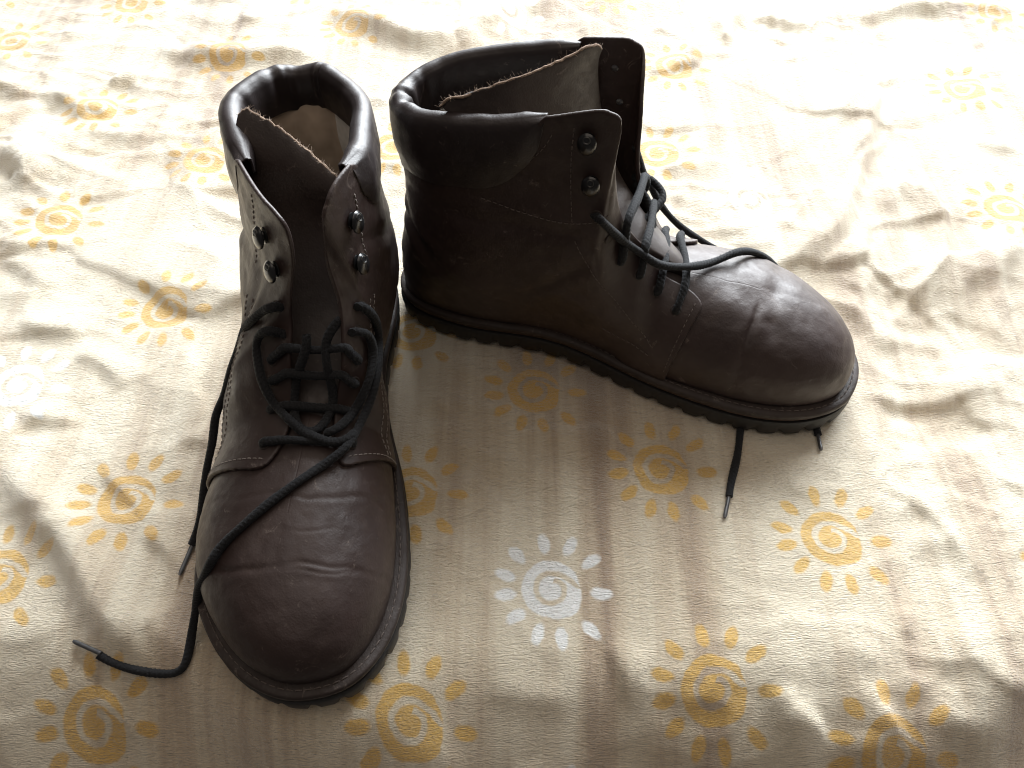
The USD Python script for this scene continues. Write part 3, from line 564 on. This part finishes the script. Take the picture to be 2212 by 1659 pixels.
FOLDS = [([(-0.185,0.446),(-0.152,0.425),(-0.11,0.398),(-0.075,0.383),(-0.041,0.39),(-0.013,0.417),(0.02,0.446),(0.056,0.463)], 0.016, 0.02),
         ([(-0.327,0.377),(-0.282,0.366),(-0.244,0.363),(-0.211,0.366),(-0.173,0.358)], 0.011, 0.014),
         ([(-0.398,0.312),(-0.363,0.289),(-0.331,0.289)], 0.008, 0.012),
         ([(-0.414,0.237),(-0.393,0.211),(-0.373,0.194),(-0.353,0.188)], 0.009, 0.012),
         ([(-0.462,0.322),(-0.434,0.312),(-0.412,0.312)], 0.007, 0.012),
         ([(-0.353,0.329),(-0.326,0.334)], 0.006, 0.009),
         ([(-0.311,-0.052),(-0.276,-0.088),(-0.248,-0.116),(-0.226,-0.143),(-0.21,-0.159),(-0.189,-0.176),(-0.178,-0.192)], 0.012, 0.014),
         ([(-0.244,-0.058),(-0.228,-0.073),(-0.206,-0.094)], 0.0035, 0.005),
         ([(-0.212,-0.1),(-0.193,-0.114),(-0.176,-0.13)], 0.0045, 0.006),
         ([(-0.194,-0.153),(-0.181,-0.161),(-0.166,-0.174)], 0.006, 0.008),
         ([(-0.219,-0.186),(-0.198,-0.201),(-0.176,-0.214)], 0.006, 0.01),
         ([(0.202,0.086),(0.215,0.109),(0.235,0.138),(0.26,0.173),(0.273,0.201),(0.293,0.248),(0.315,0.302)], 0.011, 0.011),
         ([(0.184,0.454),(0.19,0.421),(0.196,0.399),(0.206,0.416),(0.22,0.435),(0.244,0.467)], 0.01, 0.012),
         ([(0.222,0.432),(0.252,0.425),(0.279,0.403)], 0.008, 0.01),
         ([(0.318,0.419),(0.371,0.435),(0.418,0.442),(0.456,0.447),(0.496,0.435)], 0.01, 0.013),
         ([(0.135,0.194),(0.151,0.216),(0.166,0.251),(0.183,0.282)], 0.007, 0.016),
         ([(0.409,0.425),(0.404,0.37),(0.398,0.326),(0.393,0.286),(0.39,0.251)], 0.005, 0.01),
         ([(0.375,0.251),(0.383,0.237),(0.416,0.235)], 0.006, 0.01),
         ([(0.28,0.153),(0.297,0.178),(0.307,0.194)], 0.004, 0.012),
         ([(0.302,0.068),(0.319,0.091),(0.354,0.112),(0.386,0.173)], 0.008, 0.014),
         ([(0.242,0.078),(0.255,0.1)], 0.004, 0.009),
         ([(0.147,-0.222),(0.152,-0.207),(0.159,-0.197)], 0.006, 0.012),
         ([(0.179,-0.226),(0.191,-0.209),(0.2,-0.201)], 0.008, 0.014),
         ([(0.209,-0.228),(0.221,-0.209),(0.233,-0.198)], 0.008, 0.014),
         ([(0.237,-0.218),(0.247,-0.201),(0.263,-0.183)], 0.008, 0.014),
         ([(0.207,-0.161),(0.214,-0.143)], 0.003, 0.006),
         ([(0.133,-0.18),(0.134,-0.203)], 0.004, 0.008),
         ([(-0.032,-0.085),(-0.026,-0.073),(-0.014,-0.058)], 0.0035, 0.004),
         ([(0.043,-0.156),(0.055,-0.174),(0.056,-0.188)], 0.0035, 0.007),
         ([(-0.044,-0.104),(-0.029,-0.118),(-0.016,-0.134)], 0.004, 0.01),
         ([(-0.013,-0.186),(0.01,-0.188),(0.031,-0.191)], 0.003, 0.008),
         ([(-0.065,-0.015),(-0.051,-0.02),(-0.035,-0.015)], 0.0045, 0.009),
         ([(-0.058,-0.032),(-0.041,-0.037),(-0.027,-0.032)], 0.003, 0.007),
         ([(-0.123,-0.201),(-0.108,-0.213),(-0.101,-0.226)], 0.004, 0.009),
         ([(-0.375,0.114),(-0.342,0.096),(-0.313,0.078)], 0.005, 0.01),
         ([(-0.333,0.053),(-0.305,0.045),(-0.284,0.047)], 0.005, 0.009),
         ([(-0.204,-0.039),(-0.186,-0.042),(-0.173,-0.05)], 0.004, 0.008),
         ([(-0.291,0.029),(-0.266,0.018),(-0.249,-0.001)], 0.004, 0.008),
         ([(-0.308,-0.022),(-0.284,-0.027),(-0.268,-0.023)], 0.004, 0.007),
         ([(0.156,0.36),(0.182,0.371),(0.202,0.366)], 0.005, 0.009),
         ([(0.241,0.029),(0.271,0.037),(0.289,0.026)], 0.004, 0.008),
         ([(0.215,-0.058),(0.224,-0.035),(0.227,-0.015)], 0.0035, 0.006),
         ([(0.203,0.078),(0.233,0.057),(0.251,0.022)], 0.004, 0.01),
         ([(0.262,-0.022),(0.294,-0.004),(0.319,-0.008)], 0.0045, 0.009),
         ([(0.212,-0.07),(0.233,-0.088),(0.246,-0.122)], 0.003, 0.005),
         ([(-0.068,-0.211),(-0.045,-0.218),(-0.023,-0.215)], 0.004, 0.012)]
LEVEL = -.0053
FOOT = []
for b_ in (LB, RB):
    a_ = np.linspace(0, ARC, 160, endpoint=False); q_ = outline(a_)[0]
    FOOT.append(to_world(b_, np.c_[q_, np.zeros(160)])[:, :2])
import shapely
FOOT_P = [shapely.Polygon(f) for f in FOOT]
def sheet_h(X, Y):
    X, Y = np.asarray(X, float), np.asarray(Y, float); sh = X.shape; x, y = X.ravel(), Y.ravel()
    h = np.zeros(x.size)
    for pts, amp, w in FOLDS:
        w = w * .78; amp = amp * .92
        p = np.array(pts); lo, hi = p.min(0) - 4 * w - .02, p.max(0) + 4 * w + .02
        k = np.where((x > lo[0]) & (x < hi[0]) & (y > lo[1]) & (y < hi[1]))[0]
        if not len(k): continue
        Lf = np.linalg.norm(np.diff(p, axis=0), axis=1).sum(); n = int(max(40, Lf / (.12 * w))); p = smooth_path(p, n) if len(p) > 2 else np.linspace(p[0], p[1], n)
        q = np.c_[x[k], y[k]] + .006 * (np.c_[meshkit.fbm(np.c_[x[k] * 30, y[k] * 30, 0 * k], 2, 3), meshkit.fbm(np.c_[x[k] * 30, y[k] * 30, 0 * k], 2, 4)] - .5)
        dd, i = cKDTree(p).query(q); t = np.gradient(p, axis=0); t /= np.linalg.norm(t, axis=1, keepdims=True)
        v = q - p[i]; sd = v[:, 0] * t[i, 1] - v[:, 1] * t[i, 0]; al = (v * t[i]).sum(1)
        along = i / (n - 1); fade = np.clip(np.minimum(along, 1 - along) * 4 + .12, 0, 1) * np.exp(-(al / (1.2 * w)) ** 2)
        u = (sd + .55 * w) / w
        h[k] += .85 * amp * fade * np.where(u < 0, np.exp(-(u / 1.55) ** 2), np.exp(-(u / .85) ** 2) - .10 * np.exp(-((u - 1.7) / .7) ** 2))
    P3 = np.c_[x, y, 0 * x]
    wp = P3 + .035 * (np.c_[meshkit.fbm(P3 * 12, 2, 31), meshkit.fbm(P3 * 12, 2, 32), 0 * x] - .5)
    def rid(ang, fa, fc, sd, k=2.):                  # long sharp creases: ridged noise stretched along ang
        c, s_ = math.cos(ang), math.sin(ang)
        return (1 - np.abs(2 * meshkit.fbm(np.c_[(wp[:, 0] * c + wp[:, 1] * s_) * fa, (-wp[:, 0] * s_ + wp[:, 1] * c) * fc, 0 * x], 2, sd) - 1)) ** k
    lum = np.clip((meshkit.fbm(P3 * 7, 2, 40) - .33) * 3.2, 0, 1); lum2 = np.clip((meshkit.fbm(P3 * 7, 2, 60) - .33) * 3.2, 0, 1)
    calm = np.exp(-(((x - .09) / .13) ** 2 + ((y + .10) / .11) ** 2))       # the flat stretch before the boots
    right = 1 / (1 + np.exp(-(x - .10) / .05))
    h += (1 - .75 * calm) * .009 * (meshkit.fbm(wp * [6, 9, 1], 2, 41) - .5)
    h -= .020 * np.exp(-((x - .055) / .085) ** 2) * np.clip((-.01 - y) / .19, 0, 1.2) ** 1.5
    h += (1 - .85 * calm) * ((1 - right) * .0072 * lum * (rid(-.45, 8, 26, 42, 3.) - .35) + right * .0070 * lum * (rid(1.05, 8, 26, 43, 3.) - .35))
    h += (1 - .7 * calm) * (.0024 * lum2 * (rid(-.2, 16, 48, 44, 3.) - .35) + .0020 * lum2 * (rid(.8, 18, 52, 46, 3.) - .35))
    h += .0008 * (meshkit.fbm(wp * 90, 2, 45) - .5)
    for n_, sd, st, am, wd in ((900, 71, (1., 1.5), .0029, .0045), (3600, 72, (1.25, 1.), .0010, .0026)):          # crumpled facets and their sharp edges
        rr_ = np.random.default_rng(sd); c = rr_.uniform([-1, -.6], [1, 1.1], (n_, 2)) * st; q = (wp[:, :2] + .006 * (np.c_[meshkit.noise(wp * 60, 81), meshkit.noise(wp * 60, 82)] - .5)) * st
        dk, ik = cKDTree(c).query(q, k=2); tilt = rr_.normal(0, 1, (n_, 2)); hv = rr_.normal(0, 1, n_)
        e = dk[:, 1] - dk[:, 0]; bl = 1 / (1 + np.exp(-e / (wd * .8)))
        cell = lambda k: hv[ik[:, k]] * am * .35 + ((q - c[ik[:, k]]) * tilt[ik[:, k]]).sum(1) * am * 22
        h += (1 - .75 * calm) * (.35 + .65 * (lum if n_ < 1000 else lum2)) * (cell(0) * bl + cell(1) * (1 - bl) + am * .55 * np.exp(-(e / wd) ** 2))
    # the bed's near edge falls away
    drop = np.clip((-.150 - y - .022 * meshkit.noise(np.c_[x * 5, 0 * x, 0 * x], 50)) / .055, 0, None)
    h -= .042 * drop ** 1.7 / (1 + .35 * drop)
    h += np.clip(drop, 0, 1.5) * .0035 * (meshkit.fbm(np.c_[x * 38, y * 6, 0 * x], 2, 51) - .5) * 2
    # pressed flat under the boots
    d = np.full(x.size, 1.)
    pts = shapely.points(x, y)
    for fp in FOOT_P: d = np.minimum(d, shapely.distance(fp, pts))
    w = 1 - np.exp(-(d / .022) ** 2)
    h = h * w + (1 - w) * .0005 + .0035 * np.exp(-((d - .019) / .008) ** 2) * (meshkit.fbm(wp * 45, 2, 61) - .35)
    h = np.where(d < .012, np.minimum(h, .0005 + d * .35), h)
    return (h + LEVEL).reshape(sh)
def inv_world(b, p):
    p = np.atleast_2d(p) - b['H']; c, s_ = math.cos(b['ang']), math.sin(b['ang'])
    p = np.c_[p[:, 0] * c + p[:, 1] * s_, -p[:, 0] * s_ + p[:, 1] * c, p[:, 2]]
    cp, sp = math.cos(b['pitch']), math.sin(b['pitch'])
    return np.c_[p[:, 0] * cp - p[:, 2] * sp, p[:, 1] * b['my'], p[:, 0] * sp + p[:, 2] * cp]
LR = .0021
def lace_path(key, n):
    p = np.array(LP[key]); low = p[:, 2] < .001
    if low.any(): p[low, 2] = sheet_h(p[low, 0], p[low, 1]) + LR * .85
    return smooth_path(p, n)
def lay_laces(b, strands, tips, bars):
    ms, fz = [], []
    paths = [inv_world(b, lace_path(k, n)) for k, n in strands]
    for i, bow in bars:                       # rungs across the throat, eyelet to eyelet
        ga, gb = b['eyes'][1][i], b['eyes'][-1][i]
        up = lambda g: [g[0][0] - g[0][1] * .002, g[0][0] + g[0][1] * .0016] + [p_ + n_ * .0027 for p_, n_ in g[1:]]
        A_, B_ = up(ga), up(gb)[::-1]
        mid = (A_[-1] + B_[0]) / 2 + np.array([.35, 0, .9]) * bow
        paths.append(smooth_path(A_ + [mid] + B_, 90))
    for p in paths:
        L = np.linalg.norm(np.diff(p, axis=0), axis=1).sum(); n = max(20, int(L / .0007))
        p = smooth_path(np.vstack([p[:-1:2], p[-1:]]) if len(p) > 40 else p, n)
        r = LR * (1 + .07 * np.sin(np.arange(n) * .13 + L * 900) + .04 * rng.normal(size=n).cumsum() / math.sqrt(n))
        ms.append(tube(p, r, 12, braid=.11))
        t = np.gradient(p, axis=0); t /= np.linalg.norm(t, axis=1, keepdims=True)
        for _ in range(int(L / .00045)):
            i = rng.integers(1, n - 1); a = rng.normal(size=3); a -= t[i] * (a @ t[i]); a /= np.linalg.norm(a) + 1e-9
            s0 = p[i] + a * r[i] * .95; ln = rng.uniform(.0004, .0013); e = s0 + (a * .8 + t[i] * rng.normal() * .8) * ln
            fz.append(tube(np.array([s0, (s0 + e) / 2 + a * ln * .12, e]), [.00006, .00005, .00003], 3, caps=False))
    lp = b['put']('lace', cat(ms), M_lace, smooth=60)
    b['put']('lace_fuzz', cat(fz), M_lace, lp, smooth=False, kind='stuff')
    for k in tips:
        p = lace_path(k, 12); d = p[-1] - p[0]; d /= np.linalg.norm(d)
        p = inv_world(b, np.linspace(p[0] - d * .0045, p[-1], 16))
        b['put']('aglet', tube(p, np.r_[.0012, .00125, np.full(11, .00118), .0012, .0011, .0008], 12), M_aglet, lp)
lay_laces(RB, [('RA', 160), ('RB', 120), ('RC', 220), ('RD', 80), ('RE', 120)], ['RAtip', 'RCtip'], [(2, -.003), (3, -.003), (4, -.001), (5, .0015)])
lay_laces(LB, [('LA', 160), ('LB', 90), ('LC', 80), ('LD', 60), ('LAfront', 50), ('LBfront', 30)], ['LAtip', 'LBtip'], [(2, .002), (3, .002), (4, .003), (5, .003)])
def axis(lo, hi, step, lo2, hi2):
    a = list(np.arange(lo, hi, step)); s_ = step
    while a[-1] < hi2: s_ *= 1.12; a.append(a[-1] + s_)
    b = [a[0]]; s_ = step
    while b[-1] > lo2: s_ *= 1.12; b.append(b[-1] - s_)
    return np.array(b[:0:-1] + a)
gx, gy = axis(-.53, .53, .002, -.9, .9), axis(-.245, .50, .002, -.5, .95)
GX, GY = np.meshgrid(gx, gy, indexing='ij'); GZ = sheet_h(GX, GY)
from scipy.ndimage import gaussian_filter
soft = gaussian_filter(GZ, 3.2); steep = np.clip((np.hypot(np.gradient(GZ, gx, axis=0), np.gradient(GZ, gy, axis=1)) - .75) / .5, 0, 1)
steep = gaussian_filter(steep, 2.5); GZ = gaussian_filter(GZ, .7) * (1 - steep) + soft * steep
SP = np.stack([GX, GY, GZ], -1); dx = np.gradient(GZ, gx, axis=0); dy = np.gradient(GZ, gy, axis=1)
SN = np.stack([-dx, -dy, np.ones_like(GZ)], -1); SN /= np.linalg.norm(SN, axis=-1, keepdims=True)
V, Fc = grid(SP); NV = SN.reshape(-1, 3)
suns = [list(s_) for s_ in SUNS]
r2 = np.random.default_rng(5)
for _ in range(4000):                                   # the print goes on beyond the frame
    c = r2.uniform([-.9, -.5], [.9, .95])
    inside = abs(c[0]) < .25 + .55 * (c[1] + .25) / .7 * .55 and -.24 < c[1] < .47
    if not inside and min(math.hypot(c[0] - a[0], c[1] - a[1]) for a in suns) > .088: suns.append([c[0], c[1], int(r2.random() < .15)])
suns = np.array(suns)
_, near = cKDTree(suns[:, :2]).query(V[:, :2])
uvw = np.c_[V[:, :2] - suns[near, :2], suns[near, 2]]
mixed = (near[Fc] != near[Fc[:, :1]]).any(1)
fv = Fc[mixed].ravel(); base_n = len(V)
V2 = np.vstack([V, V[fv]]); N2 = np.vstack([NV, NV[fv]]); U2 = np.vstack([uvw, np.tile([9., 9., 0], (len(fv), 1))])
F2 = np.vstack([Fc[~mixed], base_n + np.arange(len(fv)).reshape(-1, 3)])

class G:
    """Small node-graph writer: values are 'node.socket' names or numbers."""
    def __init__(s): s.n, s.l, s.k = {}, [], 0
    def node(s, kind, vals=None, **links):
        s.k += 1; nm = f'n{s.k}'; s.n[nm] = (kind, dict(vals or {}))
        for a, b in links.items(): s.l.append((b, f'{nm}.{a}'))
        return nm
    def m(s, op, a, b=None, c=None):
        vals, links = {'math_type': op}, {}
        for k, v in (('value1', a), ('value2', b), ('value3', c)):
            if v is None: continue
            if isinstance(v, str): links[k] = v
            else: vals[k] = float(v)
        return s.node('math', vals, **links) + '.value'
g_ = G(); m = g_.m
at = g_.node('attribute', {'attribute': 'sunuv'}) + '.vector'
tc = g_.node('geometry') + '.position'
nz = g_.node('noise_texture', {'scale': 140., 'detail': 3.}, vector=tc) + '.color'
nsep = g_.node('separate_color', {'color_type': 'rgb'}, color=nz)
sep = g_.node('separate_xyz', vector=at)
U = m('multiply_add', m('subtract', nsep + '.r', .5), .0030, sep + '.x'); Vv = m('multiply_add', m('subtract', nsep + '.g', .5), .0030, sep + '.y')
kind = sep + '.z'
# in the print's own plane: v grows away from the viewer
r = m('sqrt', m('add', m('multiply', U, U), m('multiply', Vv, Vv)))
th = m('modulo', m('add', m('arctan2', Vv, U), 2 * math.pi), 2 * math.pi)
gth = m('add', m('multiply_add', th, -.00024, .0090), m('multiply', .0067, m('exponent', m('multiply', th, -2.0))))
gap1 = m('absolute', m('subtract', r, gth))
gap2 = m('add', m('absolute', m('subtract', r, m('multiply_add', th, -.0022, .0075))), m('multiply', m('greater_than', th, 1.25), 1.))
gap = m('minimum', gap1, gap2)
bulge = m('exponent', m('multiply', m('power', m('divide', m('subtract', th, 5.55), .42), 2.), -1.))
disc = m('subtract', r, m('multiply_add', bulge, .0026, .0160))
body = m('maximum', disc, m('subtract', .0017, gap))
best = body
for (dx_, dy_) in [(-30, 190), (98, 180), (195, 113), (240, -18), (183, -163), (46, -200), (-65, -185), (-165, -118), (-215, -30), (-217, 54), (-160, 143)]:
    cx, cy = dx_ / 8597, dy_ / 7393; ln = math.hypot(cx, cy); ex_, ey_ = cx / ln, cy / ln
    a1 = m('subtract', m('add', m('multiply', U, ex_), m('multiply', Vv, ey_)), ln)
    a2 = m('subtract', m('multiply', U, ey_), m('multiply', Vv, ex_))
    e = m('multiply', m('subtract', m('sqrt', m('add', m('power', m('divide', a1, .0058), 2.), m('power', m('divide', a2, .0032), 2.))), 1.), .0032)
    best = m('minimum', best, e)
mask = g_.node('map_range', {'from_min': .0007, 'from_max': -.0005, 'to_min': 0., 'to_max': 1., 'clamp': True}, value=best) + '.result'
fine = g_.node('noise_texture', {'scale': 900., 'detail': 2.}, vector=tc) + '.fac'
mask = m('multiply', mask, m('multiply_add', fine, .6, .62)); mask = m('minimum', mask, 1.)
# ground colour: brushed vertical stripes of cream and tan
mp = g_.node('mapping', {'scale': (46., 2.2, 1.)}, vector=tc) + '.vector'
st1 = g_.node('noise_texture', {'scale': 1., 'detail': 5., 'roughness': .62}, vector=mp) + '.fac'
mp2 = g_.node('mapping', {'scale': (9., 3.0, 1.)}, vector=tc) + '.vector'
st2 = g_.node('noise_texture', {'scale': 1., 'detail': 2.}, vector=mp2) + '.fac'
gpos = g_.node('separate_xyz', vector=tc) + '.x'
band = m('exponent', m('multiply', m('power', m('divide', m('subtract', gpos, .050), .062), 2.), -1.))       # one broad browner band down the sheet's middle
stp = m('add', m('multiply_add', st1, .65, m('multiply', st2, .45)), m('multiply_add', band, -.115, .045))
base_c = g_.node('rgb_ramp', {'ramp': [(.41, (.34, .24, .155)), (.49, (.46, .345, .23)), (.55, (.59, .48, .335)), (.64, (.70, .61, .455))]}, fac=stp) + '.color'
ycol = g_.node('rgb_ramp', {'ramp': [(.3, (.60, .335, .050)), (.7, (.70, .43, .085))]}, fac=st2) + '.color'
pc = g_.node('mix', {'mix_type': 'mix', 'color2': (.84, .84, .82)}, fac=kind, color1=ycol) + '.color'
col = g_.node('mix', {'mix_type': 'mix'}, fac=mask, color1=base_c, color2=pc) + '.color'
# nap and weave
w1 = g_.node('mapping', {'scale': (380., 1900., 900.)}, vector=tc) + '.vector'
weave = g_.node('noise_texture', {'scale': 1., 'detail': 3., 'roughness': .6}, vector=w1) + '.fac'
w2 = g_.node('mapping', {'scale': (210., 330., 250.)}, vector=tc) + '.vector'
nap = g_.node('noise_texture', {'scale': 1., 'detail': 4., 'roughness': .65, 'distortion': 1.2}, vector=w2) + '.fac'
b2 = g_.node('bump', {'strength': .8, 'distance': .0020}, height=nap) + '.normal'
b1 = g_.node('bump', {'strength': 1., 'distance': .0018}, height=weave, normal=b2) + '.normal'
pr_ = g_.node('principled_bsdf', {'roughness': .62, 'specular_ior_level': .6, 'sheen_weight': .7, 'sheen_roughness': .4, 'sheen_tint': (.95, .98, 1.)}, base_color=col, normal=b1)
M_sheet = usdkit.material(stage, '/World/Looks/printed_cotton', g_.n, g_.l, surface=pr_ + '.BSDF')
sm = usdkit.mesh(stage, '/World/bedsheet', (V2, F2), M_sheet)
sm.CreateNormalsAttr(Vt.Vec3fArray.FromNumpy(N2.astype(np.float32))); sm.SetNormalsInterpolation('vertex')
UsdGeom.PrimvarsAPI(sm).CreatePrimvar('sunuv', Sdf.ValueTypeNames.Float3Array, 'vertex').Set(Vt.Vec3fArray.FromNumpy(U2.astype(np.float32)))
tag(sm.GetPrim(), label='rumpled cream bedsheet printed with yellow and white spiral suns', category='bedsheet', kind='structure')
